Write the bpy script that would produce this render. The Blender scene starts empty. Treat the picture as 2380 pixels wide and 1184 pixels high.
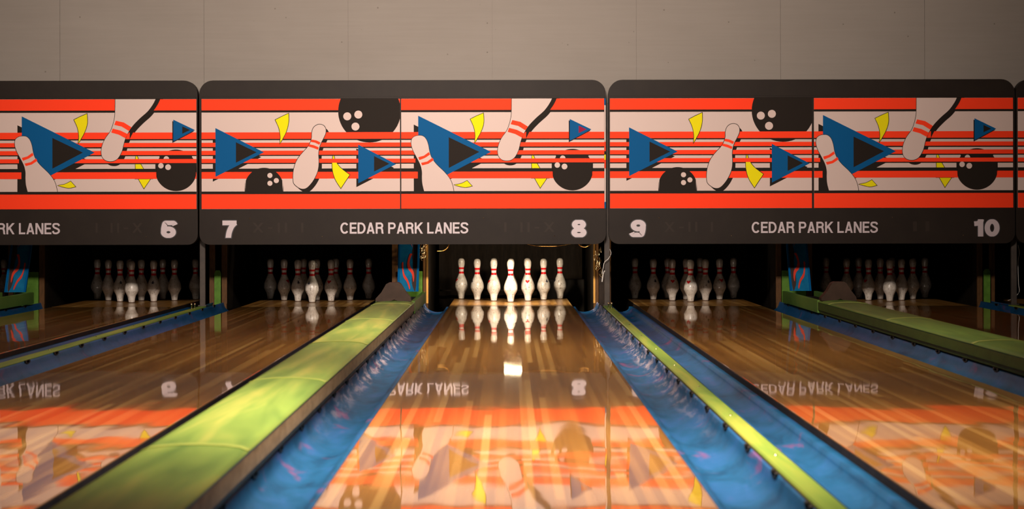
import bpy, math, random
from mathutils import Vector, Matrix
from mathutils.geometry import tessellate_polygon

sc = bpy.context.scene
COL = sc.collection
R = math.radians

# ------------------------------------------------------------------ camera, world, light, exposure
HC = 0.755            # eye height over the lane boards
FPX = 5190.0          # focal length in pixels of the 2380 px frame
cam_d = bpy.data.cameras.new('camera')
cam = bpy.data.objects.new('camera', cam_d); COL.objects.link(cam)
cam.location = (0, 0, HC)
cam.rotation_euler = (R(90), R(0.10), 0)
cam_d.sensor_width = 36.0
cam_d.lens = 36.0 * FPX / 2380.0
cam_d.shift_x = 7 / 2380.0
cam_d.shift_y = -85 / 2380.0
cam_d.clip_end = 100
cam_d.dof.use_dof = True
cam_d.dof.focus_distance = 18.9
cam_d.dof.aperture_fstop = 5.6
sc.camera = cam

sc.view_settings.view_transform = 'Standard'
sc.view_settings.look = 'None'
sc.view_settings.gamma = 1
sc.view_settings.use_curve_mapping = False
sc.view_settings.exposure = 0.0

world = bpy.data.worlds.new('world'); sc.world = world
world.use_nodes = True
world.node_tree.nodes['Background'].inputs[0].default_value = (1.0, 0.82, 0.66, 1)
world.node_tree.nodes['Background'].inputs[1].default_value = 0.04

def area(name, loc, target, sx, sy, power, color=(1, .86, .70), spread=180):
    d = bpy.data.lights.new(name, 'AREA'); d.shape = 'RECTANGLE'
    d.size = sx; d.size_y = sy; d.energy = power; d.color = color; d.spread = R(spread)
    o = bpy.data.objects.new(name, d); COL.objects.link(o); o.location = loc
    o.rotation_euler = (Vector(target) - Vector(loc)).to_track_quat('-Z', 'Y').to_euler()
    return o
# ceiling lamps over the bowlers' end, aimed down the lanes, and a downlight over the near boards
area('overhead_light', (-0.4, 8.0, 3.45), (-0.4, 18.6, 1.75), 1.6, 0.30, 165, color=(1, .85, .74), spread=62)
area('overhead_light', (-3.8, 9.0, 3.45), (-3.6, 18.6, 1.7), 1.2, 0.3, 30, color=(1, .85, .74), spread=70)
area('overhead_light', (0.1, 7.2, 3.5), (0.1, 7.9, 0), 1.6, 2.4, 215, color=(1, .80, .60), spread=80)

area('overhead_light', (0.1, 12.2, 3.5), (0.1, 12.4, 0), 2.2, 1.6, 90, color=(1, .80, .58), spread=88)  # extra light added to brighten the dark mid-lane boards

# ------------------------------------------------------------------ helpers
class MB:
    def __init__(s): s.v = []; s.f = []; s.m = []; s.sm = []
    def add(s, vs, fs, mi=0, smooth=False):
        b = len(s.v); s.v += [tuple(v) for v in vs]
        for f in fs: s.f.append([b + i for i in f]); s.m.append(mi); s.sm.append(smooth)
        return s
    def box(s, x0, x1, y0, y1, z0, z1, mi=0):
        v = [(x, y, z) for x in (x0, x1) for y in (y0, y1) for z in (z0, z1)]
        return s.add(v, [(0,1,3,2),(4,6,7,5),(0,4,5,1),(2,3,7,6),(0,2,6,4),(1,5,7,3)], mi)
    def prism(s, prof, y0, y1, mi=0, closed=True, smooth=False, n=1, fn=None):
        """profile in (x,z) swept along y"""
        k = len(prof); vs = []; fs = []
        for j in range(n + 1):
            y = y0 + (y1 - y0) * j / n
            for (x, z) in prof:
                vs.append((x, y, z) if fn is None else fn(x, y, z))
        for j in range(n):
            for i in range(k if closed else k - 1):
                a = j * k + i; b = j * k + (i + 1) % k
                fs.append((a, b, b + k, a + k))
        s.add(vs, fs, mi, smooth)
        if closed:
            tri = tessellate_polygon([[Vector((x, z, 0)) for x, z in prof]])
            s.add(vs[:k], [tuple(t) for t in tri], mi); s.add(vs[-k:], [tuple(t) for t in tri], mi)
        return s
    def lathe(s, prof, cx=0, cy=0, z0=0, seg=28, mi=0, smooth=True, mfun=None):
        vs = []; k = len(prof)
        for (r, z) in prof:
            for i in range(seg):
                a = 2 * math.pi * i / seg
                vs.append((cx + r * math.cos(a), cy + r * math.sin(a), z0 + z))
        b = len(s.v); s.v += vs
        for j in range(k - 1):
            m = mfun(0.5 * (prof[j][1] + prof[j+1][1])) if mfun else mi
            for i in range(seg):
                i2 = (i + 1) % seg
                s.f.append([b+j*seg+i, b+j*seg+i2, b+(j+1)*seg+i2, b+(j+1)*seg+i]); s.m.append(m); s.sm.append(smooth)
        return s
    def tube(s, pts, r, seg=8, mi=0):
        pts = [Vector(p) for p in pts]; vs = []; fs = []
        for i, p in enumerate(pts):
            t = (pts[min(i+1, len(pts)-1)] - pts[max(i-1, 0)]).normalized()
            up = Vector((0, 0, 1)) if abs(t.z) < .9 else Vector((1, 0, 0))
            a = t.cross(up).normalized(); b = t.cross(a)
            for k in range(seg):
                w = 2 * math.pi * k / seg
                vs.append(p + (a * math.cos(w) + b * math.sin(w)) * r)
        for i in range(len(pts) - 1):
            for k in range(seg):
                k2 = (k + 1) % seg
                fs.append((i*seg+k, i*seg+k2, (i+1)*seg+k2, (i+1)*seg+k))
        fs.append(tuple(range(seg))); fs.append(tuple(range((len(pts)-1)*seg, len(pts)*seg)))
        return s.add(vs, fs, mi, True)
    def build(s, name, mats, parent=None, bevel=0, loc=None):
        me = bpy.data.meshes.new(name)
        me.from_pydata(s.v, [], s.f)
        if not isinstance(mats, (list, tuple)): mats = [mats]
        for m in mats: me.materials.append(m)
        for p, mi, sm in zip(me.polygons, s.m, s.sm): p.material_index = mi; p.use_smooth = sm
        import bmesh
        bm = bmesh.new(); bm.from_mesh(me); bmesh.ops.recalc_face_normals(bm, faces=bm.faces); bm.to_mesh(me); bm.free()
        me.update()
        o = bpy.data.objects.new(name, me); COL.objects.link(o)
        if parent: o.parent = parent
        if loc: o.location = loc
        if bevel:
            md = o.modifiers.new('bevel', 'BEVEL'); md.width = bevel; md.segments = 2; md.limit_method = 'ANGLE'; md.angle_limit = R(40)
        return o

def empty(name, loc=(0, 0, 0)):
    o = bpy.data.objects.new(name, None); COL.objects.link(o); o.location = loc; o.empty_display_size = .1
    return o
def tag(o, label=None, cat=None, group=None, kind=None):
    if label: o['label'] = label
    if cat: o['category'] = cat
    if group: o['group'] = group
    if kind: o['kind'] = kind
    return o
def copy_tree(o, parent=None):
    c = o.copy(); COL.objects.link(c)
    if parent: c.parent = parent
    for ch in [x for x in list(COL.objects) if x.parent == o]: copy_tree(ch, c)
    return c
def smooth_path(pts, n=8):
    P = [Vector(p) for p in pts]; out = []
    for i in range(len(P) - 1):
        p0 = P[max(i-1, 0)]; p1 = P[i]; p2 = P[i+1]; p3 = P[min(i+2, len(P)-1)]
        for k in range(n):
            t = k / n
            out.append(0.5 * ((2*p1) + (-p0+p2)*t + (2*p0-5*p1+4*p2-p3)*t*t + (-p0+3*p1-3*p2+p3)*t**3))
    out.append(P[-1]); return out

def crom(pts, n=5, closed=True):
    k = len(pts); out = []
    for i in range(k if closed else k - 1):
        g = lambda j: pts[j % k] if closed else pts[min(max(j, 0), k-1)]
        p0, p1, p2, p3 = g(i-1), g(i), g(i+1), g(i+2)
        for q in range(n):
            t = q / n
            out.append(tuple(.5*((2*p1[a]) + (-p0[a]+p2[a])*t + (2*p0[a]-5*p1[a]+4*p2[a]-p3[a])*t*t + (-p0[a]+3*p1[a]-3*p2[a]+p3[a])*t**3) for a in (0, 1)))
    if not closed: out.append(pts[-1])
    return out

# ------------------------------------------------------------------ materials
def srgb(c):
    return tuple(((x/255)/12.92 if x/255 <= .04045 else ((x/255+.055)/1.055)**2.4) for x in c) + (1,)
def mat(name, rgb, rough=.5, metal=0, spec=.5, coat=0, emit=None, es=0):
    m = bpy.data.materials.new(name); m.use_nodes = True
    b = m.node_tree.nodes['Principled BSDF']
    b.inputs['Base Color'].default_value = srgb(rgb)
    b.inputs['Roughness'].default_value = rough; b.inputs['Metallic'].default_value = metal
    b.inputs['Specular IOR Level'].default_value = spec
    if coat: b.inputs['Coat Weight'].default_value = coat; b.inputs['Coat Roughness'].default_value = .05
    if emit: b.inputs['Emission Color'].default_value = emit + (1,); b.inputs['Emission Strength'].default_value = es
    return m
class NT:
    def __init__(s, m): s.t = m.node_tree; s.n = s.t.nodes; s.b = s.n['Principled BSDF']
    def N(s, typ, **kw):
        n = s.n.new(typ)
        for k, v in kw.items(): setattr(n, k, v)
        return n
    def L(s, a, b): s.t.links.new(a, b)
    def coord(s, scale=(1, 1, 1), use='Object', rnd=False):
        tc = s.N('ShaderNodeTexCoord'); mp = s.N('ShaderNodeMapping')
        mp.inputs['Scale'].default_value = scale
        s.L(tc.outputs[use], mp.inputs['Vector'])
        if rnd:
            oi = s.N('ShaderNodeObjectInfo'); mu = s.N('ShaderNodeMath', operation='MULTIPLY'); mu.inputs[1].default_value = 53.0
            s.L(oi.outputs['Random'], mu.inputs[0]); s.L(mu.outputs[0], mp.inputs['Location'])
        return mp.outputs['Vector']
    def noise(s, vec, scale, detail=3, rough=.5, dist=0):
        n = s.N('ShaderNodeTexNoise'); n.inputs['Scale'].default_value = scale; n.inputs['Detail'].default_value = detail
        n.inputs['Roughness'].default_value = rough; n.inputs['Distortion'].default_value = dist
        s.L(vec, n.inputs['Vector']); return n.outputs['Fac']
    def ramp(s, fac, stops):
        r = s.N('ShaderNodeValToRGB'); e = r.color_ramp.elements
        while len(e) < len(stops): e.new(.5)
        for el, (p, c) in zip(e, stops): el.position = p; el.color = c if len(c) == 4 else c + (1,)
        s.L(fac, r.inputs[0]); return r.outputs[0]
    def mix(s, fac, a, b, mode='MIX'):
        m = s.N('ShaderNodeMix', data_type='RGBA', blend_type=mode)
        for sock, v in ((m.inputs[0], fac), (m.inputs[6], a), (m.inputs[7], b)):
            if hasattr(v, 'default_value') and not isinstance(v, (tuple, float, int)): s.L(v, sock)
            else: sock.default_value = v
        return m.outputs[2]
    def bump(s, h, strength, dist, sock='Normal'):
        b = s.N('ShaderNodeBump'); b.inputs['Strength'].default_value = strength; b.inputs['Distance'].default_value = dist
        s.L(h, b.inputs['Height']); s.L(b.outputs[0], s.b.inputs[sock]); return b

def lane_material():
    m = mat('lane_boards', (170, 110, 55), .42, coat=1)
    k = NT(m); b = k.b
    b.inputs['Specular IOR Level'].default_value = .25
    b.inputs['Coat Roughness'].default_value = .025; b.inputs['Coat IOR'].default_value = 1.5
    v = k.coord()
    sx = k.N('ShaderNodeSeparateXYZ'); k.L(v, sx.inputs[0])
    d = k.N('ShaderNodeMath', operation='DIVIDE'); k.L(sx.outputs[0], d.inputs[0]); d.inputs[1].default_value = .02702
    fl = k.N('ShaderNodeMath', operation='FLOOR'); k.L(d.outputs[0], fl.inputs[0])
    oi = k.N('ShaderNodeObjectInfo'); om = k.N('ShaderNodeMath', operation='MULTIPLY'); om.inputs[1].default_value = 91; k.L(oi.outputs['Random'], om.inputs[0])
    ad = k.N('ShaderNodeMath', operation='ADD'); k.L(fl.outputs[0], ad.inputs[0]); k.L(om.outputs[0], ad.inputs[1])
    # board lengths
    wn0 = k.N('ShaderNodeTexWhiteNoise', noise_dimensions='1D'); k.L(ad.outputs[0], wn0.inputs['W'])
    yo = k.N('ShaderNodeMath', operation='MULTIPLY_ADD'); k.L(wn0.outputs['Value'], yo.inputs[0]); yo.inputs[1].default_value = 4; k.L(sx.outputs[1], yo.inputs[2])
    yd = k.N('ShaderNodeMath', operation='DIVIDE'); k.L(yo.outputs[0], yd.inputs[0]); yd.inputs[1].default_value = 3.4
    yf = k.N('ShaderNodeMath', operation='FLOOR'); k.L(yd.outputs[0], yf.inputs[0])
    cv = k.N('ShaderNodeCombineXYZ'); k.L(ad.outputs[0], cv.inputs[0]); k.L(yf.outputs[0], cv.inputs[1])
    wn = k.N('ShaderNodeTexWhiteNoise', noise_dimensions='2D'); k.L(cv.outputs[0], wn.inputs['Vector'])
    col = k.ramp(wn.outputs['Value'], [(0, srgb((132, 90, 34))), (.3, srgb((156, 109, 44))), (.75, srgb((180, 130, 58))), (1, srgb((220, 176, 102)))])
    g = k.noise(k.coord((60, 1.2, 1), rnd=True), 1.0, 5, .6)
    col = k.mix(.3, col, k.ramp(g, [(.3, srgb((140, 88, 40))), (.7, srgb((196, 142, 80)))]), 'MIX')
    g2 = k.noise(k.coord((10, .16, 1), rnd=True), 1.0, 3, .6)
    col = k.mix(.42, col, k.ramp(g2, [(.35, (.60, .58, .54, 1)), (.65, (1.16, 1.15, 1.10, 1))]), 'MULTIPLY')
    k.L(col, b.inputs['Base Color'])
    w = k.noise(k.coord((3.5, .9, 1), rnd=True), 1.0, 2, .4)
    k.bump(w, .5, .0035, 'Coat Normal')
    return m

def gutter_material(name, scuffed):
    m = mat(name, (30, 95, 150), .5, spec=.12)
    k = NT(m)
    n = k.noise(k.coord((3, .9, 3), rnd=True), 2.2, 4, .6, .6)
    col = k.ramp(n, [(.30, srgb((12, 56, 92))), (.48, srgb((20, 76, 118))), (.64, srgb((32, 82, 134))), (.8, srgb((74, 80, 136)))])
    n2 = k.noise(k.coord((4, 1.4, 4), rnd=True), 1.7, 3, .55, .7)
    col = k.mix(k.ramp(n2, [(.62, (0, 0, 0, 1)), (.76, (.55, .55, .55, 1))]), col, srgb((140, 56, 100)))
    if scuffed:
        # pale streaks on the outer wall: pit lamp highlights painted into the colour
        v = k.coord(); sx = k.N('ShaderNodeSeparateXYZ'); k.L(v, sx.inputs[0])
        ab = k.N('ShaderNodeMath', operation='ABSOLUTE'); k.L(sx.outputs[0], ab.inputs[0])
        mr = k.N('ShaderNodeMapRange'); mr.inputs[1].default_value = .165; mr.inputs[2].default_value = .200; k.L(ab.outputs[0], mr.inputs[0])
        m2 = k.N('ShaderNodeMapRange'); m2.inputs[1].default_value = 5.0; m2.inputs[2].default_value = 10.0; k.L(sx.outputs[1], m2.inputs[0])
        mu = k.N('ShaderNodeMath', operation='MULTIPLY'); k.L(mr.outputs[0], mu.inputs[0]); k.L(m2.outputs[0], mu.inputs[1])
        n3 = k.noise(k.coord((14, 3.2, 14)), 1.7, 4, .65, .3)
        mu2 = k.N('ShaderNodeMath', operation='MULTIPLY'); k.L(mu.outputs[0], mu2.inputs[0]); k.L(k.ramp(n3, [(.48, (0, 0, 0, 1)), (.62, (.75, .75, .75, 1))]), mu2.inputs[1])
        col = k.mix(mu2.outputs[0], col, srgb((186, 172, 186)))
    k.L(col, k.b.inputs['Base Color'])
    w = k.noise(k.coord((2, 5, 2), rnd=True), 1.3, 2, .5)
    k.bump(w, .5, .008)
    return m

def cap_material(name, a, b_, c, rough=.32):
    m = mat(name, a, rough, spec=.10)
    k = NT(m)
    n = k.noise(k.coord((7, .55, 2), rnd=True), 1.3, 3, .55, .5)
    col = k.ramp(n, [(.3, srgb(a)), (.52, srgb(b_)), (.72, srgb(c))])
    n2 = k.noise(k.coord((12, 4, 6), rnd=True), 5, 4, .7)
    col = k.mix(k.ramp(n2, [(.66, (0, 0, 0, 1)), (.8, (.22, .22, .22, 1))]), col, srgb((80, 96, 60)))
    k.L(col, k.b.inputs['Base Color'])
    k.bump(k.noise(k.coord((4, 1.5, 1), rnd=True), 1.5, 2), .4, .004)
    return m

def wall_material():
    m = mat('painted_wall', (132, 128, 120), .75, spec=.3)
    k = NT(m)
    n = k.noise(k.coord((.7, 1, 1.1)), 1.2, 4, .6)
    col = k.ramp(n, [(.3, srgb((136, 128, 120))), (.7, srgb((143, 135, 127)))])
    n2 = k.noise(k.coord((1.2, 1, 30)), 1.5, 3, .6)
    col = k.mix(.12, col, k.ramp(n2, [(.35, srgb((122, 115, 108))), (.65, srgb((144, 137, 130)))]))
    vo = k.N('ShaderNodeTexVoronoi'); vo.inputs['Scale'].default_value = 6.5; k.L(k.coord(), vo.inputs['Vector'])
    col = k.mix(k.ramp(vo.outputs['Distance'], [(.028, (.7, .7, .7, 1)), (.05, (0, 0, 0, 1))]), col, srgb((88, 78, 68)))
    k.L(col, k.b.inputs['Base Color'])
    k.bump(n2, .12, .001)
    return m

def pin_material():
    m = mat('pin_plastic', (222, 216, 210), .33, coat=.35)
    k = NT(m)
    v = k.coord((1, 1, 1), rnd=True)
    n = k.noise(v, 22, 4, .6)
    col = k.ramp(n, [(.3, srgb((178, 168, 154))), (.6, srgb((212, 204, 194)))])
    n2 = k.noise(k.coord((1, 1, .35), rnd=True), 95, 3, .65)
    col = k.mix(k.ramp(n2, [(.58, (0, 0, 0, 1)), (.68, (.8, .8, .8, 1))]), col, srgb((92, 80, 72)))
    n3 = k.noise(v, 34, 2, .5, 1.5)
    col = k.mix(k.ramp(n3, [(.69, (0, 0, 0, 1)), (.73, (.7, .7, .7, 1))]), col, srgb((60, 52, 50)))
    # grimy head: wear where pins knock together
    sz = k.N('ShaderNodeSeparateXYZ'); k.L(k.coord(), sz.inputs[0])
    band = k.N('ShaderNodeMapRange'); band.inputs[1].default_value = .31; band.inputs[2].default_value = .37; k.L(sz.outputs[2], band.inputs[0])
    mm = k.N('ShaderNodeMath', operation='MULTIPLY'); k.L(band.outputs[0], mm.inputs[0]); k.L(k.ramp(n, [(.35, (.25, .25, .25, 1)), (.6, (.8, .8, .8, 1))]), mm.inputs[1])
    col = k.mix(mm.outputs[0], col, srgb((120, 108, 92)))
    k.L(col, k.b.inputs['Base Color'])
    return m

def noisy(name, a, b_, scale=20, rough=.6, stretch=(1, 1, 1), metal=0, bump=0):
    m = mat(name, a, rough, metal=metal, spec=.12); k = NT(m)
    n = k.noise(k.coord(stretch, rnd=True), scale, 4, .6)
    k.L(k.ramp(n, [(.35, srgb(a)), (.65, srgb(b_))]), k.b.inputs['Base Color'])
    if bump: k.bump(n, .5, bump)
    return m

M = {}
M['lane'] = lane_material()
M['deck'] = lane_material(); M['deck'].name = 'pin_deck_boards'
for n_ in M['deck'].node_tree.nodes:
    if n_.type == 'BSDF_PRINCIPLED': n_.inputs['Coat Weight'].default_value = .3; n_.inputs['Roughness'].default_value = .3; n_.inputs['Specular IOR Level'].default_value = .5
M['gutter'] = gutter_material('blue_gutter_plastic', False)
M['gutter_glints'] = gutter_material('blue_gutter_plastic_painted_glints', True)
M['wall'] = wall_material()
M['pin'] = pin_material()
M['pin_red'] = noisy('pin_red_stripe', (205, 28, 32), (180, 20, 26), 60, .35)
M['pin_base'] = mat('pin_base_ring', (90, 70, 55), .6)
M['pin_blue'] = mat('pin_dark_print', (36, 34, 52), .5)
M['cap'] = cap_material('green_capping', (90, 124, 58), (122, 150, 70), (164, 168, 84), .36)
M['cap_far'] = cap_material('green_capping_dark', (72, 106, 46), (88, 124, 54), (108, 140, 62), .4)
M['strip'] = cap_material('narrow_green_capping', (92, 126, 54), (118, 146, 62), (156, 160, 70), .4)
M['joint'] = noisy('pale_green_joint', (140, 160, 76), (158, 174, 88), 20, .35)
M['skirt'] = noisy('scuffed_brown_skirt', (132, 114, 88), (158, 138, 110), 9, .5, (3, 1, 3))
M['skirt_green'] = noisy('green_skirt', (58, 76, 28), (68, 88, 34), 7, .5, (3, 1, 3))
M['edge_dark'] = noisy('dark_trim', (30, 22, 18), (44, 34, 28), 12, .6)
M['frame'] = noisy('masking_black', (32, 24, 19), (36, 28, 22), 5, .5)
M['rubber'] = mat('black_clip', (20, 18, 17), .6)
M['post'] = noisy('grey_post_paint', (66, 60, 56), (78, 70, 64), 12, .45)
M['curtain'] = noisy('pit_curtain_cloth', (30, 24, 18), (40, 32, 24), 14, .8, (3, 1, .5))
M['pit_wall'] = noisy('pit_dark', (32, 26, 20), (42, 34, 26), 9, .75)
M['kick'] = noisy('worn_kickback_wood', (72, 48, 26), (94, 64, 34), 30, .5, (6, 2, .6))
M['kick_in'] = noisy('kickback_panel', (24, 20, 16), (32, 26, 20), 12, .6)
M['hood'] = noisy('brown_hood', (54, 40, 32), (64, 48, 38), 14, .5)
M['chrome'] = mat('bright_metal', (200, 180, 140), .22, metal=1)
M['cable'] = mat('white_cable', (210, 205, 198), .45)
M['brass'] = mat('brassy_wire', (190, 140, 70), .3, metal=1)
M['green_board'] = noisy('green_board', (70, 108, 34), (84, 124, 42), 20, .5)
M['bulb'] = mat('lamp_bulb', (255, 240, 220), .4, emit=(1, .86, .62), es=35)
M['housing'] = noisy('lamp_housing', (60, 54, 48), (70, 62, 54), 20, .4)
M['floor'] = noisy('approach_boards', (150, 100, 55), (172, 118, 66), 4, .3, (20, .6, 1))
M['under'] = noisy('dark_subfloor', (22, 18, 15), (30, 24, 20), 6, .9)
M['ceil'] = noisy('ceiling_tile', (150, 142, 132), (160, 152, 140), 8, .9)
M['white'] = mat('print_cream', (208, 186, 178), .6, spec=.08)
M['orange'] = mat('print_orange', (255, 64, 30), .6, spec=.08)
M['black'] = mat('print_black', (34, 27, 22), .6, spec=.08)
M['blue'] = mat('print_blue', (0, 82, 136), .6, spec=.08)
M['yellow'] = mat('print_yellow', (232, 218, 8), .6, spec=.08)
M['maroon'] = mat('print_maroon', (140, 20, 60), .6, spec=.08)
M['letter'] = mat('letter_white', (188, 174, 178), .4)
M['ghost'] = mat('faded_mark', (44, 35, 29), .5, spec=.12)
M['num_edge'] = mat('number_outline', (28, 24, 28), .5)
M['flame'] = noisy('blue_panel_paint', (14, 92, 134), (22, 108, 150), 12, .45)
M['flame_red'] = mat('flame_red_paint', (206, 58, 40), .45)
M['flame_dark'] = mat('flame_dark_paint', (54, 38, 34), .5)

# ------------------------------------------------------------------ layout (metres, camera at x=0,y=0 looking along +y)
LANES = {5: -5.160, 6: -3.380, 7: -1.765, 8: 0.015, 9: 1.630, 10: 3.410, 11: 5.025}
HW = .527                 # half lane width
Y0, Y1 = 3.0, 20.95       # foul line, end of the pin deck
YD = 19.05                # where the pin deck starts
YH = 20.0                 # head pin
YG = 19.75                # gutter / kickback front
YM = FPX / 279.0          # masking plane (18.60)
YW = FPX / 275.0          # wall behind it
def mx(px): return (px - 1183) / 279.0
def mz(py): return HC - (py - 507) / 279.0
OVER = {5: 'at the left photo edge', 6: 'under sign number six', 7: 'under sign number seven', 8: 'under sign number eight', 9: 'under sign number nine', 10: 'under sign number ten', 11: 'at the right photo edge'}

# setting -----------------------------------------------------------
mb = MB(); mb.box(-9, 9, -3, Y0 - .02, -.06, 0.0)
tag(mb.build('floor', M['floor']), kind='structure')
mb = MB(); mb.box(-9, 9, Y0 - .02, 22.4, -.30, -.20)
tag(mb.build('floor', M['under']), kind='structure')
mb = MB()
sx0 = (140 - 1183) / 275.0 - 1.218 * 4
zb = .62
for i in range(15):
    a = sx0 + i * 1.218
    mb.box(a + .0012, a + 1.2168, YW, YW + .03, zb, 3.6)
mb.box(sx0, sx0 + 15 * 1.218, YW + .008, YW + .06, zb, 3.6)
wb = tag(mb.build('wall_back', M['wall']), kind='structure')
mb = MB(); mb.box(-9, 9, -3, YW, 3.6, 3.7)
tag(mb.build('ceiling', M['ceil']), kind='structure')
mb = MB(); mb.box(-9, 9, YW + .061, 22.4, 1.0, 1.05)
tag(mb.build('ceiling', M['pit_wall']), kind='structure')
mb = MB(); mb.box(-9, 9, 22.3, 22.4, -.2, 1.0)
tag(mb.build('wall_pit', M['pit_wall']), kind='structure')

# lanes -------------------------------------------------------------
lane_proto = None
for n, c in LANES.items():
    if lane_proto is None:
        mb = MB(); mb.prism([(-HW, -.045), (HW, -.045), (HW, -.001), (HW - .001, 0), (-HW + .001, 0), (-HW, -.001)], 0, YD - Y0 - .002, 0)
        # dark side faces
        mb.box(-HW - .004, -HW - .0005, 0, Y1 - Y0, -.19, -.004, 1)
        mb.box(HW + .0005, HW + .004, 0, Y1 - Y0, -.19, -.004, 1)
        o = lane_proto = mb.build('bowling_lane', [M['lane'], M['edge_dark']])
        mb = MB(); mb.prism([(-HW, -.045), (HW, -.045), (HW, -.001), (HW - .001, 0), (-HW + .001, 0), (-HW, -.001)], YD - Y0, Y1 - Y0, 0)
        mb.build('pin_deck', M['deck'], o)
    else:
        o = copy_tree(lane_proto)
    o.location = (c, Y0, 0)
    tag(o, f'glossy striped wood bowling lane ending {OVER[n]}', 'bowling lane', 'bowling lanes side by side')

# gutters: profile measured outward from the lane edge ----------------
def gutter_profile():
    pr = [(.005, -.030), (.042, -.030)]
    for i in range(1, 16):
        t = i / 16
        a = math.pi * (1 - t)
        u = .135 + .093 * math.cos(a)
        z = -.030 - .062 * math.sin(a) ** .85 + .032 * t
        pr.append((u, z))
    pr += [(.231, .002), (.236, .012)]
    return pr
GP = gutter_profile()
def make_gutter(sign):
    mb = MB()
    lo = [(u + (.002 if i else 0), z - .004) for i, (u, z) in enumerate(GP)]
    prof = [(sign * u, z) for u, z in GP] + [(sign * u, z) for u, z in reversed(lo)]
    mb.prism(prof, 0, YG - Y0, 0, True, True, n=1)
    o = mb.build('lane_gutter', M['gutter'])
    c = MB()
    a, b = sorted((sign * .2265, sign * .2355))
    c.box(a, b, -.06, .06, .000, .015); c.box(a, b, -.03, .03, -.006, .015)
    first = None
    y = .55
    while y < YG - Y0 - .2:
        if first is None: k = first = c.build('gutter_clip', M['rubber'], o, bevel=.002)
        else: k = first.copy(); COL.objects.link(k); k.parent = o
        k.location = (0, y, 0); y += .74
    return o
gproto = {-1: None, 1: None}
for n, c in LANES.items():
    for s in (-1, 1):
        if n == 5 and s == -1 or n == 11 and s == 1: continue
        if gproto[s] is None: o = gproto[s] = make_gutter(s)
        elif (n, s) in ((9, -1), (11, -1), (6, 1)): o = gproto[s].copy(); COL.objects.link(o)
        else: o = copy_tree(gproto[s])
        if n == 8: o.material_slots[0].link = 'OBJECT'; o.material_slots[0].material = M['gutter_glints']
        o.location = (c + s * HW, Y0, 0)
        side = 'left' if s < 0 else 'right'
        tag(o, f'blue scuffed gutter on the {side} of the lane ending {OVER[n]}', 'gutter', 'blue gutters beside the lanes')

# narrow flat cappings between lanes 6|7, 8|9, 10|11 -------------------
def narrow(cx, who, scol):
    root = empty('narrow_capping', (cx, Y0, 0))
    tag(root, f'narrow green strip {who}', 'capping', 'narrow green division strips')
    L = 18.72 - Y0
    m = MB(); w = .034
    m.prism([(-w, -.004), (w, -.004), (w, .012), (w - .004, .018), (0, .020), (-w + .004, .018), (-w, .012)], 0, L)
    m.build('top_strip', M['strip'], root)
    m = MB(); m.box(-w - .006, -w - .0005, 0, L, -.17, .008); m.box(w + .0005, w + .006, 0, L, -.17, .008)
    m.box(-w, w, 0, L, -.19, -.005)
    m.build('dark_edge', M['edge_dark'], root)
    first = None
    for i in range(11):
        if first is None:
            s = MB(); s.lathe([(0.0001, .0035), (.004, .003), (.006, 0)], seg=10)
            k = first = s.build('screw', M['chrome'], root)
        else: k = first.copy(); COL.objects.link(k); k.parent = root
        k.location = (0, 1.1 + i * 1.4, .0195)
    # little metal latch posts at the far end
    for dx, dy in ((-.012, L - .55), (.012, L - .53)):
        s = MB(); s.lathe([(.006, 0), (.006, .03), (.009, .032), (.009, .044), (.0001, .05)], seg=10)
        s.build('latch_pin', M['chrome'], root, loc=(dx, dy, .018))
    return root
narrow((LANES[6] + LANES[7]) / 2, 'between the gutters of lanes six and seven', 0)
narrow((LANES[8] + LANES[9]) / 2, 'between the gutters of lanes eight and nine', 0)
narrow((LANES[10] + LANES[11]) / 2, 'beyond lane ten at the right photo edge', 0)

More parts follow.
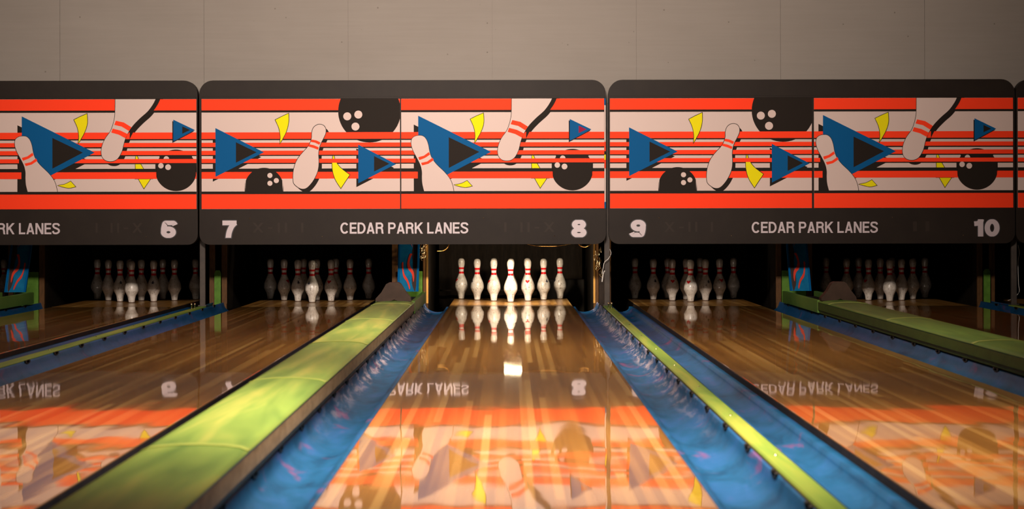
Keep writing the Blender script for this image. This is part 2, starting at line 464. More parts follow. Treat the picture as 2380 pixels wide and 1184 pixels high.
# wide ball return cappings -------------------------------------------
def ball_return(cx, label, capm, skirtm):
    root = empty('ball_return_capping', (cx, Y0, 0))
    tag(root, label, 'ball return cover', 'raised green ball return covers')
    W = .150
    yend = 17.15
    joints = [Y0, 3.6, 6.2, 8.8, 11.4, 14.0, 16.55, yend]
    top = []
    for i in range(13):
        t = -1 + 2 * i / 12
        top.append((W * t, .112 + .013 * (1 - t * t) ** .8 if abs(t) < 1 else .108))
    for a, b in zip(joints[:-1], joints[1:]):
        m = MB()
        sect = [(-W, .100)] + top + [(W, .100)]
        a2, b2 = a - Y0 + .0004, b - Y0 - .0004
        m.prism(sect, a2, b2, 0, True, True)
        # raised joint lip at the near end of each section
        if a > 4:
            lip = [(x * 1.006, z + .0016) for x, z in top] + [(x, z - .004) for x, z in reversed(top)]
            m.prism(lip, a2 - .006, a2 + .05, 1, True, True)
        m.build('cap_section', [capm, M['joint']], root)
    L = YG - Y0 - .75
    m = MB(); m.prism([(W - .012, .045), (W - .001, .045), (W - .001, .1005), (W - .012, .1005)], 0, yend - Y0)
    m.prism([(-W + .001, .045), (-W + .012, .045), (-W + .012, .1005), (-W + .001, .1005)], 0, yend - Y0)
    m.box(-W + .012, W - .012, 0, yend - Y0, .02, .098)
    m.build('side_skirt', skirtm, root)
    m = MB(); m.box(-W + .03, W - .03, 0, L, -.19, .045)
    m.build('plinth', M['edge_dark'], root)
    # far end: open track with raised side rails
    for s in (-1, 1):
        m = MB(); a, b = sorted((s * (W - .03), s * (W + .002)))
        m.box(a, b, yend - Y0 + .003, L + .35, .02, .118)
        m.build('end_rail', M['cap_far'], root, bevel=.004)
    m = MB(); m.box(-W + .03, W - .03, yend - Y0, L + .3, .04, .075); m.build('track_bed', M['edge_dark'], root)
    # hood over the ball track
    pr = [(-.142, .120), (-.142, .142), (-.118, .168), (-.098, .190), (-.062, .252), (-.040, .264), (.030, .264), (.048, .254), (.082, .200), (.122, .150), (.128, .120), (.035, .120), (-.0, .136), (-.03, .122)]
    m = MB(); m.prism(pr, 17.0 - Y0, 17.13 - Y0); m.build('hood', M['hood'], root, bevel=.004)
    return root
ball_return((LANES[7] + LANES[8]) / 2, 'wide green ball return cover with brownish side, between lanes seven and eight', M['cap'], M['skirt'])
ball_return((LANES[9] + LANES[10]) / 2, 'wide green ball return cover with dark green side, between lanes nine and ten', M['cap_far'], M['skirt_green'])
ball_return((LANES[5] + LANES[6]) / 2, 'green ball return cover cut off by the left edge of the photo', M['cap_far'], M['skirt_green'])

# boards at the far end of the divisions ---------------------------------
def division_end(cx, wide, who):
    if wide:
        g = empty('division_board', (cx, 19.74, 0)); tag(g, f'green upright board behind the flame panel {who}', 'board', 'green end boards')
        m = MB(); m.box(-.108, .108, 0, .03, -.19, .285); m.build('board', M['green_board'], g, bevel=.003)
        g = empty('flame_panel', (cx, 19.3, .12)); tag(g, f'leaning blue panel with red flames {who}', 'panel', 'blue flame panels')
        m = MB()
        m.add([(-.085, 0, 0), (.085, 0, 0), (.085, .40, .62), (-.085, .40, .62), (-.085, .02, 0), (.085, .02, 0), (.085, .42, .62), (-.085, .42, .62)],
              [(0,1,2,3),(4,7,6,5),(0,4,5,1),(2,6,7,3),(0,3,7,4),(1,5,6,2)])
        def lay(P, mi, lift):
            for t in tessellate_polygon([[Vector((p[0], p[1], 0)) for p in P]]):
                m.add([(sgn * P[i][0], P[i][1] * .40 / .62 - lift, P[i][1] + .0) for i in t], [(0, 1, 2)], mi)
        sgn = 1 if 'seven' in who else -1
        lay(crom([(.012,.62),(.070,.62),(.070,.05),(.045,.03),(.030,.10),(.040,.22),(.028,.33),(.036,.40),(.0,.46),(.02,.52)], 3), 2, .001)
        lay(crom([(.0,.30),(-.012,.24),(-.002,.19),(.030,.15),(.045,.08),(.052,.12),(.045,.17),(.018,.21),(.008,.25),(.020,.30),(.030,.32),(.012,.325)], 3), 1, .002)
        lay(crom([(-.060,.24),(-.052,.17),(-.040,.12),(-.010,.08),(.012,.02),(.018,.04),(-.002,.10),(-.034,.15),(-.044,.20),(-.046,.25)], 3), 1, .002)
        lay(crom([(.028,.50),(-.010,.45),(.020,.40),(.032,.38),(.012,.44),(.036,.49)], 3), 1, .002)
        m.build('face', [M['flame'], M['flame_red'], M['flame_dark']], g)
        for s in (-1, 1):
            m = MB(); a, b = sorted((s * .076, s * .092))
            m.add([(a, -.012, 0), (b, -.012, 0), (b, .388, .62), (a, .388, .62), (a, .02, 0), (b, .02, 0), (b, .42, .62), (a, .42, .62)],
                  [(0,1,2,3),(4,7,6,5),(0,4,5,1),(2,6,7,3),(0,3,7,4),(1,5,6,2)])
            m.build('side_rail', M['blue'], g)
    else:
        m = MB()
        m.prism([(-.028, -.19), (.028, -.19), (.028, .27), (.016, .296), (-.016, .296), (-.028, .27)], 0, .03)
        o = m.build('division_board', M['edge_dark'] if 'eight' in who else M['green_board'], loc=(cx, 19.70, 0), bevel=.003)
        tag(o, (f'narrow dark upright end board {who}' if 'eight' in who else f'narrow green upright end board {who}'), 'board', 'end boards')
division_end((LANES[7]+LANES[8])/2, True, 'between lanes seven and eight')
division_end((LANES[9]+LANES[10])/2, True, 'between lanes nine and ten')
division_end((LANES[5]+LANES[6])/2, True, 'at the left edge of the photo')
division_end((LANES[6]+LANES[7])/2, False, 'between lanes six and seven')
division_end((LANES[8]+LANES[9])/2, False, 'between lanes eight and nine')
division_end((LANES[10]+LANES[11])/2, False, 'right of lane ten')

# kickbacks ---------------------------------------------------------------
for n, c in LANES.items():
    for s in (-1, 1):
        if n == 5 and s == -1 or n == 11 and s == 1: continue
        side = 'left' if s < 0 else 'right'
        r = empty('kickback', (c + s * .733, YG, 0))
        tag(r, f'worn wooden pit side wall {side} of the pins {OVER[n]}', 'pit wall', 'side walls between the pin pits')
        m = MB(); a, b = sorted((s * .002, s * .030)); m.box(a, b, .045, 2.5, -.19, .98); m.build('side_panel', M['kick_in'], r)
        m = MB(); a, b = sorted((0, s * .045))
        m.box(a, b, 0, .044, -.19, .95)
        m.build('front_post', M['kick'], r, bevel=.004)
        m = MB(); a, b = sorted((-s * .003, s * .014)); m.box(a, b, -.004, -.001, .0, .62); m.build('edge_strip', M['brass'] if n == 8 else M['kick'], r)  # lane eight's brass colour stands in for pit lamp glow on the wood
# pit curtains
for n, c in LANES.items():
    m = MB(); k = 40; vs = []; fs = []
    for i in range(k + 1):
        x = -.70 + 1.40 * i / k
        for j, z in enumerate((-.19, .3, .97)):
            vs.append((x, .018 * math.sin(i * 1.3) * (1.2 - .3 * j), z))
    for i in range(k):
        for j in range(2): a = i*3+j; fs.append((a, a+3, a+4, a+1))
    m.add(vs, fs, 0, True)
    m.add([(x, y + .012, z) for x, y, z in vs], fs, 0, True)
    o = m.build('pit_curtain', M['curtain'], loc=(c, 21.85, 0))
    tag(o, f'dark curtain hanging behind the pins {OVER[n]}', 'curtain', 'dark pit curtains')

# behind the pins of lane 8: pit cushion beam and control box
m = MB(); m.prism([(-.70, .05), (.70, .05), (.70, .065), (-.70, .065)], 0, .05)
o = m.build('cushion_beam', M['pit_wall'], loc=(LANES[8], 21.5, 0), bevel=.006); tag(o, 'dark beam crossing the pit behind the brightly lit pins', 'beam')
r = empty('control_box', (.50, 21.3, -.05)); tag(r, 'dark flat box with small knobs behind the right pins of lane eight', 'box')
m = MB(); m.box(-.23, .22, 0, .12, -.14, .22); m.build('casing', M['kick_in'], r, bevel=.01)
for z in (.18, .12, .03):
    m = MB(); m.tube([(0, 0, 0), (0, -.015, 0)], .012); m.build('knob', M['rubber'], r, loc=(.14, 0, z))

# posts between the masking units ------------------------------------------
for cx, who in (((LANES[6]+LANES[7])/2, 'between signs six and seven'), ((LANES[8]+LANES[9])/2, 'between signs eight and nine'), ((LANES[10]+LANES[11])/2 + .02, 'right of sign ten')):
    r = empty('support_post', (cx, YM + .15, 0)); tag(r, f'slim grey metal post rising from the floor {who}', 'post', 'grey support posts')
    m = MB(); m.box(-.023, .023, -.02, .02, .021, 1.72); m.build('shaft', M['post'], r, bevel=.004)
    m = MB(); m.box(-.034, .034, -.05, .05, .0205, .028); m.build('foot_plate', M['post'], r)

# ------------------------------------------------------------------ masking units
def clip_poly(poly, x0, x1, z0, z1):
    def cut(P, inside, inter):
        out = []
        for i in range(len(P)):
            a, b = P[i - 1], P[i]
            if inside(b):
                if not inside(a): out.append(inter(a, b))
                out.append(b)
            elif inside(a): out.append(inter(a, b))
        return out
    def ix(v): return lambda a, b: (v, a[1] + (b[1]-a[1]) * (v-a[0]) / (b[0]-a[0]))
    def iz(v): return lambda a, b: (a[0] + (b[0]-a[0]) * (v-a[1]) / (b[1]-a[1]), v)
    for ins, it in ((lambda p: p[0] >= x0, ix(x0)), (lambda p: p[0] <= x1, ix(x1)), (lambda p: p[1] >= z0, iz(z0)), (lambda p: p[1] <= z1, iz(z1))):
        if not poly: return []
        poly = cut(poly, ins, it)
    return poly
def circ(cx, cy, r, n=40): return [(cx + r*math.cos(2*math.pi*i/n), cy + r*math.sin(2*math.pi*i/n)) for i in range(n)]
def grow(P, d):
    out = []; k = len(P)
    area2 = sum(P[i-1][0]*P[i][1] - P[i][0]*P[i-1][1] for i in range(k)); sg = 1 if area2 > 0 else -1
    for i in range(k):
        a, b, c = P[i-1], P[i], P[(i+1) % k]
        t1 = Vector((b[0]-a[0], b[1]-a[1])); t2 = Vector((c[0]-b[0], c[1]-b[1]))
        if t1.length < 1e-6: t1 = t2
        if t2.length < 1e-6: t2 = t1
        t1.normalize(); t2.normalize(); t = t1 + t2
        if t.length < 1e-3: t = t1
        t.normalize(); f = 1 / max(.45, t.dot(t1))
        out.append((b[0] + sg*t.y*d*f, b[1] - sg*t.x*d*f))
    return out
def off(P, dx, dy): return [(x+dx, y+dy) for x, y in P]
Wt, O, K, B, Y, RD = 0, 1, 2, 3, 4, 5
def bars():
    """orange and black stripes in sheet coordinates: (y0, y1, colour)"""
    return [(187,257,O),(257,271,K),(395,436,O),(436,444,K),(460,486,O),(486,494,K),(510,536,O),(536,543,K),(561,586,O),(586,593,K),(622,643,K),(643,685,O),(765,782,K),(782,874,O)]
def rect(x0, x1, y0, y1): return [(x0,y0),(x1,y0),(x1,y1),(x0,y1)]
PIN1 = [(820,347),(842,355),(854,376),(853,402),(840,432),(822,467),(812,500),(808,535),(810,575),(807,620),(794,662),(770,705),(738,740),(712,749),(686,742),(656,716),(650,682),(652,642),(661,602),(679,562),(706,527),(740,490),(757,462),(767,430),(768,397),(778,368),(798,351)]
PIN2 = [(145,417),(170,421),(190,441),(203,477),(211,520),(226,560),(256,600),(300,642),(333,682),(352,722),(363,775),(364,790),(178,790),(177,768),(166,722),(163,682),(163,642),(154,602),(134,560),(109,512),(97,472),(100,440),(118,423)]
PIN3 = [(725,150),(725,187),(724,260),(721,302),(711,345),(694,388),(664,430),(645,470),(637,510),(642,545),(661,567),(690,575),(720,570),(745,550),(766,510),(776,470),(788,430),(808,390),(836,350),(880,305),(925,265),(956,225),(976,187),(985,150)]
def art_left():
    A = [(rect(0, 2000, 187, 874), Wt)]
    T1 = [(165,368),(468,520),(165,673)]; T2 = [(1057,473),(1293,595),(1057,715)]
    p1 = crom(PIN1, 4)
    A += [(off(T1, -17, 30), K), (off(T2, -12, 24), K), (off(p1, 20, 22), K)]
    for y0, y1, c in bars():
        if y1 <= 271: A.append((rect(0, 2000, y0, y1), c))
    A.append((circ(1128, 264, 196, 64), K))
    for y0, y1, c in bars():
        if y1 > 271: A.append((rect(0, 2000, y0, y1), c))
    A += [(circ(989,296,25,24), Wt), (circ(1058,285,25,24), Wt), (circ(1040,360,25,24), Wt)]
    b = [p for p in circ(468, 738, 121, 72) if p[1] <= 770]
    b.sort(key=lambda p: p[0]); A.append(([(b[0][0], 770)] + b + [(b[-1][0], 770)], K))
    A += [(circ(505,665,16,20), Wt), (circ(545,697,16,20), Wt), (circ(505,714,16,20), Wt)]
    y1_ = crom([(540,318),(580,297),(622,278)], 1, False) + crom([(622,278),(621,335),(605,395),(568,465)], 5, False)[1:] + crom([(568,465),(571,420),(562,368),(540,318)], 5, False)[1:-1]
    y2_ = crom([(902,528),(913,570),(944,616),(1003,662)], 5, False) + crom([(1003,662),(975,704),(948,745)], 1, False)[1:] + crom([(948,745),(914,690),(897,632),(895,582),(902,528)], 5, False)[1:-1]
    A += [(grow(y1_, 3.5), K), (y1_, Y), (grow(y2_, 3.5), K), (y2_, Y)]
    A += [(rect(880, 935, 510, 536), O), (rect(885, 935, 561, 586), O), (rect(885, 910, 536, 543), K)]
    A += [(T1, B), ([(293,457),(422,520),(293,585)], K), (T2, B), ([(1156,545),(1252,593),(1156,642)], K)]
    A += [(off([(712,749),(738,740),(770,705),(790,690)], 14, 16) + [(690,744)], K)]
    A += [(grow(p1, 3.5), K), (p1, Wt)]
    A += [([(766,440),(795,446),(822,459),(814,474),(788,461),(759,455)], O), ([(752,470),(782,477),(811,490),(807,505),(776,493),(744,484)], O)]
    return A
def art_right(tri):
    A = [(rect(0, 2000, 187, 874), Wt)]
    p2 = crom(PIN2, 4); p3 = crom(PIN3, 4)
    T3 = [(140,293),(595,520),(140,752)]; T4 = [(1087,315),(1222,380),(1087,452)]
    A += [(off(T3, -28, 55), K), (off(p3, 22, 30), K), (circ(1103,632,130,64), K)]
    y4 = [(853,532),(862,548),(880,590),(902,628),(943,685),(902,745),(868,685),(850,622),(849,575)]
    A += [(grow(y4, 3.5), K), (y4, Y), (rect(845, 960, 622, 687), K)]
    for y0, y1, c in bars(): A.append((rect(0, 2000, y0, y1), c))
    low = [p for p in circ(1103, 632, 129, 96) if p[1] >= 590]; low.sort(key=lambda p: p[0])
    up = [(x, 1264 - y) for x, y in low]
    A.append(([(low[0][0], 592)] + low + [(low[-1][0], 592)], K))
    A += [(rect(1000, 1204, 540, 561), K)]
    A += [([p for p in circ(1043, 560, 17, 32) if p[1] <= 561], Wt), (circ(1009,603,17,24), Wt), (circ(1054,612,18,24), Wt)]
    y3 = crom([(467,315),(505,296),(547,278)], 1, False) + crom([(547,278),(549,335),(532,392),(493,462)], 5, False)[1:] + crom([(493,462),(497,418),(489,366),(467,315)], 5, False)[1:-1]
    y5 = crom([(366,726),(408,718),(445,700)], 4, False) + [(475,733)] + crom([(475,733),(430,741),(366,726)], 4, False)[1:-1]
    A += [(grow(y3, 3.5), K), (y3, Y), (grow(y5, 3), K), (y5, Y)]
    A += [([(140,293),(595,520),(322,662),(140,662)], B), ([(331,428),(522,520),(331,620)], K)]
    A += [([(112,600),(137,640),(137,684),(112,684),(112,770),(190,770),(190,560),(112,560)], K), (rect(33, 137, 643, 685), O), (rect(33, 122, 561, 586), O), (rect(33, 100, 593, 622), Wt)]
    A += [(crom(off(PIN3[16:], 26, 8) + [(976,150)], 3, False) + [(925,240),(815,370)], K)]
    A += [(off(T4, -6, 8), K), (T4, B), ([(1143,357),(1192,380),(1143,403)], tri)]
    A += [(grow(p2, 3), K), (p2, Wt), (grow(p3, 3), K), (p3, Wt)]
    A += [([(140,553),(175,543),(207,520),(214,536),(183,557),(147,571)], O), ([(157,588),(195,580),(229,556),(237,571),(203,594),(165,604)], O)]
    A += [([(728,321),(778,332),(826,362),(810,386),(765,358),(718,347)], O), ([(708,370),(756,382),(803,405),(788,431),(745,408),(699,395)], O)]
    A += [(rect(0, 2000, 765, 782), K), (rect(0, 2000, 782, 874), O)]
    return A
ART = {'L': art_left(), 'R': art_right(K), 'Rm': art_right(RD)}
ARTM = ['white', 'orange', 'black', 'blue', 'yellow', 'maroon']
def art_panel(name, px0, px1, kind, parent, sheet0, sheety=160.0):
    """sheet0: sheet x (zoom units, 2.69 per pixel) of the panel's left edge"""
    m = MB(); S = 2.69
    x0, x1, z0, z1 = mx(px0), mx(px1), mz(485.2), mz(229.3)
    y = -.004
    m.box(x0, x1, y, .0, z0, z1, 0)
    for li, (poly, c) in enumerate(ART[kind]):
        P = [(mx(px0 + (x - sheet0) / S), mz(sheety + yy / S)) for x, yy in poly]
        yy = y - .00012 * (li + 1)
        for t in tessellate_polygon([[Vector((p[0], p[1], 0)) for p in P]]):
            tri = clip_poly([P[i] for i in t], x0, x1, z0, z1)
            if len(tri) >= 3:
                a = sum(tri[i-1][0]*tri[i][1]-tri[i][0]*tri[i-1][1] for i in range(len(tri)))
                if abs(a) < 1e-9: continue
                if a < 0: tri = tri[::-1]
                m.add([(p[0], yy, p[1]) for p in tri], [tuple(range(len(tri)))], c)
    me_o = m.build(name, [M[k] for k in ARTM], parent)
    return me_o

def rrect(x0, x1, z0, z1, rt, rb, n=8):
    P = []
    for cx, cz, r, a0 in ((x1-rb, z0+rb, rb, -90), (x1-rt, z1-rt, rt, 0), (x0+rt, z1-rt, rt, 90), (x0+rb, z0+rb, rb, 180)):
        for i in range(n + 1):
            a = R(a0 + 90 * i / n); P.append((cx + r*math.cos(a), cz + r*math.sin(a)))
    return P

def arc(cx, cy, rx, ry, a0, a1, n=18): return [(cx + rx*math.cos(R(a0+(a1-a0)*i/n)), cy + ry*math.sin(R(a0+(a1-a0)*i/n))) for i in range(n+1)]
def glyph(ch, t):
    """centre-line strokes of one capital or figure: (width, [(points, closed)])"""
    h = t / 2
    if ch == 'C': return .74, [(arc(.385, .5, .385-h, .51-h, 40, 320, 26), 0)]
    if ch == 'E': return .60, [([(h,0),(h,1)],0), ([(0,1-h),(.60,1-h)],0), ([(0,.52),(.55,.52)],0), ([(0,h),(.61,h)],0)]
    if ch == 'D': return .70, [([(h,0),(h,1)],0), ([(0,1-h)] + arc(.30, .5, .40-h, .5-h, 90, -90, 16) + [(0,h)],0)]
    if ch == 'A': return .72, [([(.08,-.05),(.36,1.02)],0), ([(.64,-.05),(.36,1.02)],0), ([(.15,.27),(.57,.27)],0), ([(.28,1-h*.9),(.44,1-h*.9)],0)]
    if ch in 'RP':
        yb = .44 if ch == 'R' else .40
        st = [([(h,0),(h,1)],0), ([(0,1-h)] + arc(.40, (1-h+yb+h)/2, .26-h, (1-h-yb-h)/2, 90, -90, 12) + [(0,yb+h)],0)]
        if ch == 'R': st.append(([(.40,yb+h),(.52,yb+h*.4),(.57,.30),(.58,.12),(.62,-.02)],0)); return .69, st
        return .66, st
    if ch == 'K': return .70, [([(h,0),(h,1)],0), ([(.68,1.06),(.08,.38)],0), ([(.27,.60),(.66,-.06)],0)]
    if ch == 'L': return .56, [([(h,0),(h,1)],0), ([(0,h),(.56,h)],0)]
    if ch == 'N': return .70, [([(h,0),(h,1)],0), ([(.70-h,0),(.70-h,1)],0), ([(h*.9,1.04),(.70-h*.9,-.04)],0)]
    if ch == 'S': return .66, [(crom([(.60,.74),(.53,.88),(.33,1-h+.01),(.12,.87),(.10,.70),(.22,.58),(.42,.49),(.57,.38),(.56,.19),(.34,h-.01),(.12,.13),(.06,.29)], 4, False),0)]
    if ch == 'I': return t, [([(h,0),(h,1)],0)]
    if ch == 'X': return .72, [([(.04,-.04),(.68,1.04)],0), ([(.04,1.04),(.68,-.04)],0)]
    if ch == '-': return .34, [([(0,.45),(.34,.45)],0)]
    if ch == '7': return .70, [([(0,1-h),(.70,1-h)],0), (crom([(.62,1-h),(.46,.66),(.35,.38),(.30,.10),(.29,-.06)], 4, False),0)]
    if ch == '8': return .74, [(arc(.37, .735, .33-h*.9, .275-h*.8, 0, 360, 24)[:-1],1), (arc(.37, .27, .37-h, .28-h*.8, 0, 360, 24)[:-1],1)]
    if ch in '96':
        st = [(arc(.37, .67, .37-h, .34-h, 0, 360, 26)[:-1],1), (crom([(.73-h,.70),(.73-h,.48),(.69-h,.24),(.50,h),(.30,h-.01),(.12,.14),(.04,.26)], 4, False),0)]
        if ch == '6': st = [([(.74-x, 1-y) for x, y in p], c) for p, c in st]
        return .74, st
    if ch == '1': return .46, [([(.46-h,0),(.46-h,1)],0), ([(0,.74),(.20,.76),(.34,.90),(.36,1.0)],0)]
    if ch == '0': return .76, [(arc(.38, .5, .38-h, .51-h, 0, 360, 30)[:-1],1)]
    return .3, []
def stroke_quads(P, t, closed):
    k = len(P); L_ = []; R_ = []
    for i in range(k):
        a = P[i-1] if (closed or i > 0) else None; c = P[(i+1) % k] if (closed or i < k-1) else None; b = P[i]
        t1 = Vector((b[0]-a[0], b[1]-a[1])).normalized() if a else None; t2 = Vector((c[0]-b[0], c[1]-b[1])).normalized() if c else None
        if t1 is None: t1 = t2
        if t2 is None: t2 = t1
        tt = (t1 + t2).normalized(); f = t / 2 / max(.5, tt.dot(t1)); n = Vector((-tt.y, tt.x))
        L_.append((b[0]+n.x*f, b[1]+n.y*f)); R_.append((b[0]-n.x*f, b[1]-n.y*f))
    return [[L_[i], R_[i], R_[(i+1) % k], L_[(i+1) % k]] for i in range(k if closed else k-1)]
def text_mesh(txt, px0, px1, py0, py1, material, name, parent, y, t=.165, gap=.085, space=.40, grow_=0):
    """block capitals built from strokes, fitted to a box on the sign"""
    m = MB(); x = 0; polys = []; k_ = 0
    for ch in txt:
        if ch == ' ': x += space - gap; continue
        w, st = glyph(ch, t)
        for P, cl in st:
            k_ = (k_ + 1) % 5
            for q in stroke_quads(P, t + 2 * grow_, cl):
                q = clip_poly(q, -1 - grow_, 2, -grow_, 1 + grow_)
                if len(q) >= 3: polys.append((k_, [(x + a, b) for a, b in q]))
        x += w + gap
    W = x - gap
    X0, X1, Z0, Z1 = mx(px0), mx(px1), mz(py1), mz(py0)
    for i, q in polys:
        yy = y - i * .00008
        m.add([(X0 + a / W * (X1 - X0), yy, Z0 + b * (Z1 - Z0)) for a, b in q], [tuple(range(len(q)))])
    return m.build(name, material, parent)
def masking(left_px, right_px, panels, texts, label, edge=None):
    root = empty('masking_unit', (0, YM, 0))
    tag(root, label, 'sign', 'masking signs over the pins')
    x0, x1, z0, z1 = mx(left_px), mx(right_px), mz(568), mz(186)
    m = MB(); m.prism(rrect(x0, x1, z0, z1, .115, .085), 0, .10); m.build('frame', M['frame'], root, bevel=.008)
    m = MB(); m.box(x0 + .012, x1 - .012, -.007, -.0005, mz(228.5), mz(223.5)); m.build('top_ledge', M['frame'], root, bevel=.001)
    for (a, b, kind, s0) in panels: art_panel('art_panel', a, b, kind, root, s0)
    for t in texts: text_mesh(*t[0], name=t[1], parent=root, **t[2])
    # screws in the lower rail
    for px, py in ((left_px + 117, 507), (right_px - 285, 507), (left_px + 285, 549), (right_px - 120, 549)):
        s = MB(); s.tube([(0, .001, 0), (0, -.003, 0)], .004, 8); s.build('screw', M['chrome'], root, loc=(mx(px), 0, mz(py)))
    if edge:
        m = MB(); cols = [(229,245,3),(245,330,0),(330,352,1),(352,360,2),(360,372,4),(372,392,1),(392,440,0),(440,470,0),(470,485,3)]
        for a, b, c in cols: m.box(mx(edge), mx(edge + 3), -.003, .0, mz(b), mz(a), c)
        m.build('edge_trim', [M[k] for k in ARTM], root)
    return root
def T(s, a, b, c, d, name, mat_, y=-.002, **kw): return ((s, a, b, c, d, mat_), name, dict(y=y, **kw))
BOLD = {}; NUM = dict(t=.27, gap=.07)
def name_text(a, b): return T('CEDAR PARK LANES', a, b, 517, 543, 'lettering', M['letter'], **BOLD)
def num(s, a, b):
    return [T(s, a, b, 512, 552, 'number_outline', M['num_edge'], y=-.0015, t=.27, gap=.07, grow_=.045), T(s, a, b, 512, 552, 'lane_number', M['letter'], y=-.0035, **NUM)]
def gl(s, a, b):
    out = []; t = .16; ws = [(.3 if c == ' ' else glyph(c, t)[0]) for c in s]; gap = .35
    tot = sum(ws) + gap * (len(s) - 1); x = 0
    for c, w in zip(s, ws):
        if c != ' ': out.append(T(c, a + x/tot*(b-a), a + (x+w)/tot*(b-a), 517, 540, 'faded_mark', M['ghost'], y=-.0012, t=t))
        x += w + gap
    return out
masking(463.5, 1408.5, [(469, 930, 'L', 78), (933, 1404.5, 'Rm', 34)],
        [name_text(791, 1088)] + num('7', 517, 550) + num('8', 1328, 1363) + gl('X-II I', 588, 705) + gl('I II-X', 1172, 1288),
        'sign with bowling artwork numbered seven and eight, middle of the photo', edge=1405)
masking(1415, 2359, [(1418, 1887, 'L', 46), (1892, 2354.5, 'R', 84)],
        [name_text(1747, 2040)] + num('9', 1466, 1501) + num('10', 2264, 2323) + gl('X-II I', 1545, 1657) + gl('II', 2122, 2160),
        'sign with bowling artwork numbered nine and ten')
masking(-486, 459.5, [(-480, -14, 'L', 78), (-11, 457, 'R', -28)],
        [name_text(-158, 139)] + num('6', 374, 409) + gl('I II-X', 222, 330),
        'sign with bowling artwork numbered six, cut off by the left edge')
masking(2361.5, 3307, [(2365.5, 2834, 'L', 46), (2838, 3302, 'R', 84)], [name_text(2694, 2987)] ,
        'sliver of a further sign at the right edge of the photo')

# ------------------------------------------------------------------ pins
PROF = [(.0258,0),(.0262,.004),(.0292,.020),(.0358,.0571),(.0498,.0857),(.0562,.1000),(.0605,.1143),(.0580,.1490),(.0462,.1842),(.0313,.2191),(.0247,.2381),(.0228,.2540),(.0235,.2746),(.0262,.2984),(.0305,.3200),(.0321,.3429),(.0302,.3600),(.0232,.3735),(.0120,.3795),(.0001,.3810)]
def fine(P, n=4):
    o = crom(P, n, False); return [(max(r, .0001), z) for r, z in o]
FP = fine(PROF)
def rad(z):
    for (r0, z0), (r1, z1) in zip(FP[:-1], FP[1:]):
        if z0 <= z <= z1 and z1 > z0: return r0 + (r1 - r0) * (z - z0) / (z1 - z0)
    return .02
def pin_proto():
    m = MB(); m.lathe([(.0001, .0)] + FP, seg=32)
    root = m.build('bowling_pin', M['pin'])
    tag(root, 'x', 'bowling pin')
    for za, zb_ in ((.238, .257), (.279, .296)):
        m = MB(); m.lathe([(rad(za + (zb_-za)*i/4) + .0004, za + (zb_-za)*i/4) for i in range(5)], seg=32)
        m.build('neck_stripe', M['pin_red'], root)
    m = MB(); m.lathe([(.0250, .0), (.0272, .0), (.0278, .005), (.0262, .0075)], seg=32); m.build('base_ring', M['pin_base'], root)
    return root
def add_mark(root, kind, phi, rng):
    """printed crown mark on the shoulder, wrapped onto the surface; phi 0 faces the bowler"""
    if kind == 'red': shape = [(-.020,.010),(-.010,.014),(0,.009),(.010,.014),(.020,.010),(.016,.001),(0,-.016),(-.016,.001)]; zc = .178; mt = M['pin_red']
    else: shape = [(-.018,-.004),(-.006,.001),(-.004,.012),(0,.016),(.004,.012),(.006,.001),(.018,-.004),(.006,-.006),(.009,-.016),(0,-.011),(-.009,-.016),(-.006,-.006)]; zc = .176; mt = M['pin_blue']
    m = MB(); vs = []; n = 4
    tris = tessellate_polygon([[Vector((a, b, 0)) for a, b in shape]])
    def P(u, v):
        z = zc + v; r = rad(z) + .0012; a = -math.pi/2 + phi + u / r
        return (r*math.cos(a), r*math.sin(a), z)
    for t in tris:
        A, B_, C_ = [Vector((shape[i][0], shape[i][1])) for i in t]
        g = [[A + (B_-A)*(i/n) + (C_-A)*(j/n) for j in range(n+1-i)] for i in range(n+1)]
        for i in range(n):
            for j in range(n - i):
                m.add([P(*g[i][j]), P(*g[i+1][j]), P(*g[i][j+1])], [(0,1,2)])
                if j < n - i - 1: m.add([P(*g[i+1][j]), P(*g[i+1][j+1]), P(*g[i][j+1])], [(0,1,2)])
    m.build('printed_mark', mt, root)
pin0 = pin_proto(); used = False
D = .3048; RY = D * math.sqrt(3) / 2
SPOTS = {1: (0, 0), 2: (-.5, 1), 3: (.5, 1), 4: (-1, 2), 5: (0, 2), 6: (1, 2), 7: (-1.5, 3), 8: (-.5, 3), 9: (.5, 3), 10: (1.5, 3)}
PLACE = {1: 'foremost of its rack', 2: 'left one of second row', 3: 'right one of second row', 4: 'left one of third row', 5: 'middle one of third row', 6: 'right one of third row', 7: 'leftmost of back row', 8: 'second from left in back', 9: 'second from right in back', 10: 'rightmost of back row'}
MARKS = {(7,1):('blue',-.5),(7,3):('red',-.3),(7,2):('blue',.2),(7,6):None,(7,7):None,(7,4):('red',.9),(9,1):('red',-.5),(9,2):('red',0),(9,3):('blue',.5),(9,4):('blue',.3),(9,6):('red',.3),
         (8,3):('red',-.1),(8,2):('red',-1.2),(8,4):('blue',-1.1),(8,6):('blue',.6),(8,7):('red',-1.1),(8,10):('blue',-1.2),(6,3):('blue',0),(6,2):('blue',.3),(10,2):('red',-.8)}
rng = random.Random(4)
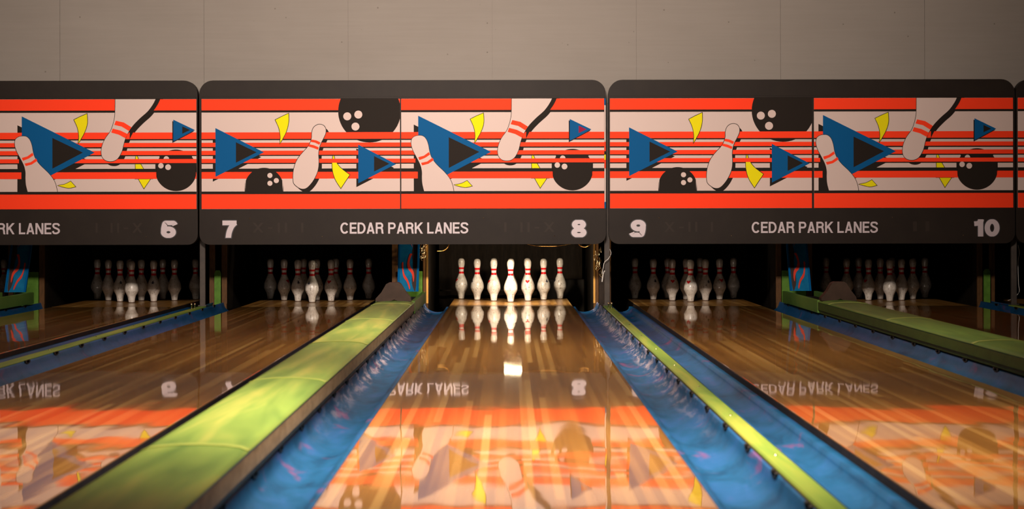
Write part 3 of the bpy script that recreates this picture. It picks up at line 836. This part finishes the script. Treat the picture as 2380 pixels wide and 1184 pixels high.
for n in (5, 6, 7, 8, 9, 10):
    for k, (ux, uy) in SPOTS.items():
        if not used: p = pin0; used = True; base = [x for x in COL.objects if x.parent == pin0]
        else:
            p = pin0.copy(); COL.objects.link(p)
            for ch in base:
                q = ch.copy(); COL.objects.link(q); q.parent = p
        p.location = (LANES[n] + ux * D + rng.uniform(-.004, .004), YH + uy * RY + rng.uniform(-.004, .004), 0.0)
        shade = 'brightly lit' if n == 8 else ('dim' if n in (5, 6, 10) else 'scuffed')
        tag(p, f'{shade} bowling pin {OVER[n]}, {PLACE[k]}', 'bowling pin', f'bowling pins {OVER[n]}')
        mk = MARKS.get((n, k))
        if mk: add_mark(p, mk[0], mk[1], rng)

# ------------------------------------------------------------------ pit lamp of lane 8, wires
r = empty('pit_lamp', (.03, 19.22, .556)); tag(r, 'small lamp tucked behind the sign edge, lighting the pins under the number eight', 'lamp')
m = MB(); m.box(-.42, .42, -.02, .06, .02, .05); m.build('housing', M['housing'], r, bevel=.004)
for x in (-.35, .35):
    m = MB(); m.box(x - .015, x + .015, YM + .101 - 19.22, -.02, .025, .04); m.build('bracket_arm', M['housing'], r)
m = MB(); m.tube([(-.075, .0, -.008), (.075, .0, -.008)], .0045, 12); m.build('bulb', M['bulb'], r)
for x in (-.24, .26, .40, .44):
    m = MB(); m.box(x - .016, x + .016, -.008, .008, -.012, .02); m.build('bracket', M['chrome'], r, bevel=.003)
pl = area('pit_light', (.0, 19.34, .565), (.0, 20.3, .30), .16, .05, 26, color=(1, .84, .64))
pl.parent = r; pl.location = Vector((.0, 19.34, .565)) - Vector((.03, 19.22, .556))
pl = area('pit_light', (.03, 19.20, .548), (.03, 16.5, -.3), .15, .012, 1.2, color=(1, .80, .48)); pl.parent = r; pl.location = (0, -.02, -.008)

def wire(name, pts, rad_, m_, label, cat='wire', group=None):
    b = MB(); b.tube(smooth_path(pts, 6), rad_, 6)
    o = b.build(name, m_); tag(o, label, cat, group); return o
def W3(px, py, s): return ((px - 1183) / s, FPX / s, HC - (py - 507) / s)
wire('cable', [W3(1399, 638, 278), W3(1402, 622, 278), W3(1405, 610, 278), W3(1414, 602, 278), W3(1420, 590, 278), W3(1417, 580, 277)], .003, M['cable'], 'white cable hooked around the grey post right of lane eight', 'cable')
wire('cable', [W3(1399, 656, 277.5), W3(1401, 642, 277.5), W3(1403, 634, 277.2), W3(1408, 628, 276.8)], .006, M['cable'], 'short thick white plug hanging left of the grey post', 'cable')
wire('cable', [W3(1220, 566, 278), W3(1245, 572, 278), W3(1290, 573, 278), W3(1330, 567, 278)], .003, M['brass'], 'thin brass cable sagging below the sign near the number eight', 'cable')
wire('hose', [W3(1015, 584, 278), W3(1030, 583, 278), W3(1040, 576, 278), W3(1044, 566, 278)], .006, M['brass'], 'curved brassy hose end hanging below the sign, upper left of the brightest pins', 'hose')
wire('hose', [W3(1344, 566, 278), W3(1350, 573, 278), W3(1362, 575, 278), W3(1375, 567, 278)], .006, M['brass'], 'curved brassy hose end hanging below the sign, upper right of the brightest pins', 'hose')
rng = random.Random(9)
for side, cx, lab in ((0, 984, 'tangle of shiny wires at the top of the left post by lane eight'), (1, 1391, 'tangle of shiny wires on the right post by lane eight')):
    b = MB()
    for i in range(12):
        x = cx + rng.uniform(-7, 7); y = (574 if side == 0 else 580) + rng.uniform(0, 22 if side == 0 else 60)
        pts = [W3(x, y - 8, 264)]
        for j in range(3): pts.append(W3(x + rng.uniform(-6, 6), y + rng.uniform(-4, 12), 264 + rng.uniform(-.4, .6)))
        b.tube(smooth_path(pts, 4), .0022 + .0018 * rng.random(), 6)
    o = b.build('wire_tangle', M['chrome']); tag(o, lab, 'wires', 'tangled wires by lane eight', 'stuff')
wire('cable', [W3(2366, 572, 268), W3(2369, 590, 268), W3(2366, 612, 268), W3(2367, 660, 268), W3(2368, 682, 268), W3(2352, 697, 268), W3(2342, 701, 268)], .0025, M['cable'], 'white cable hanging by the post at the right edge of the photo', 'cable')
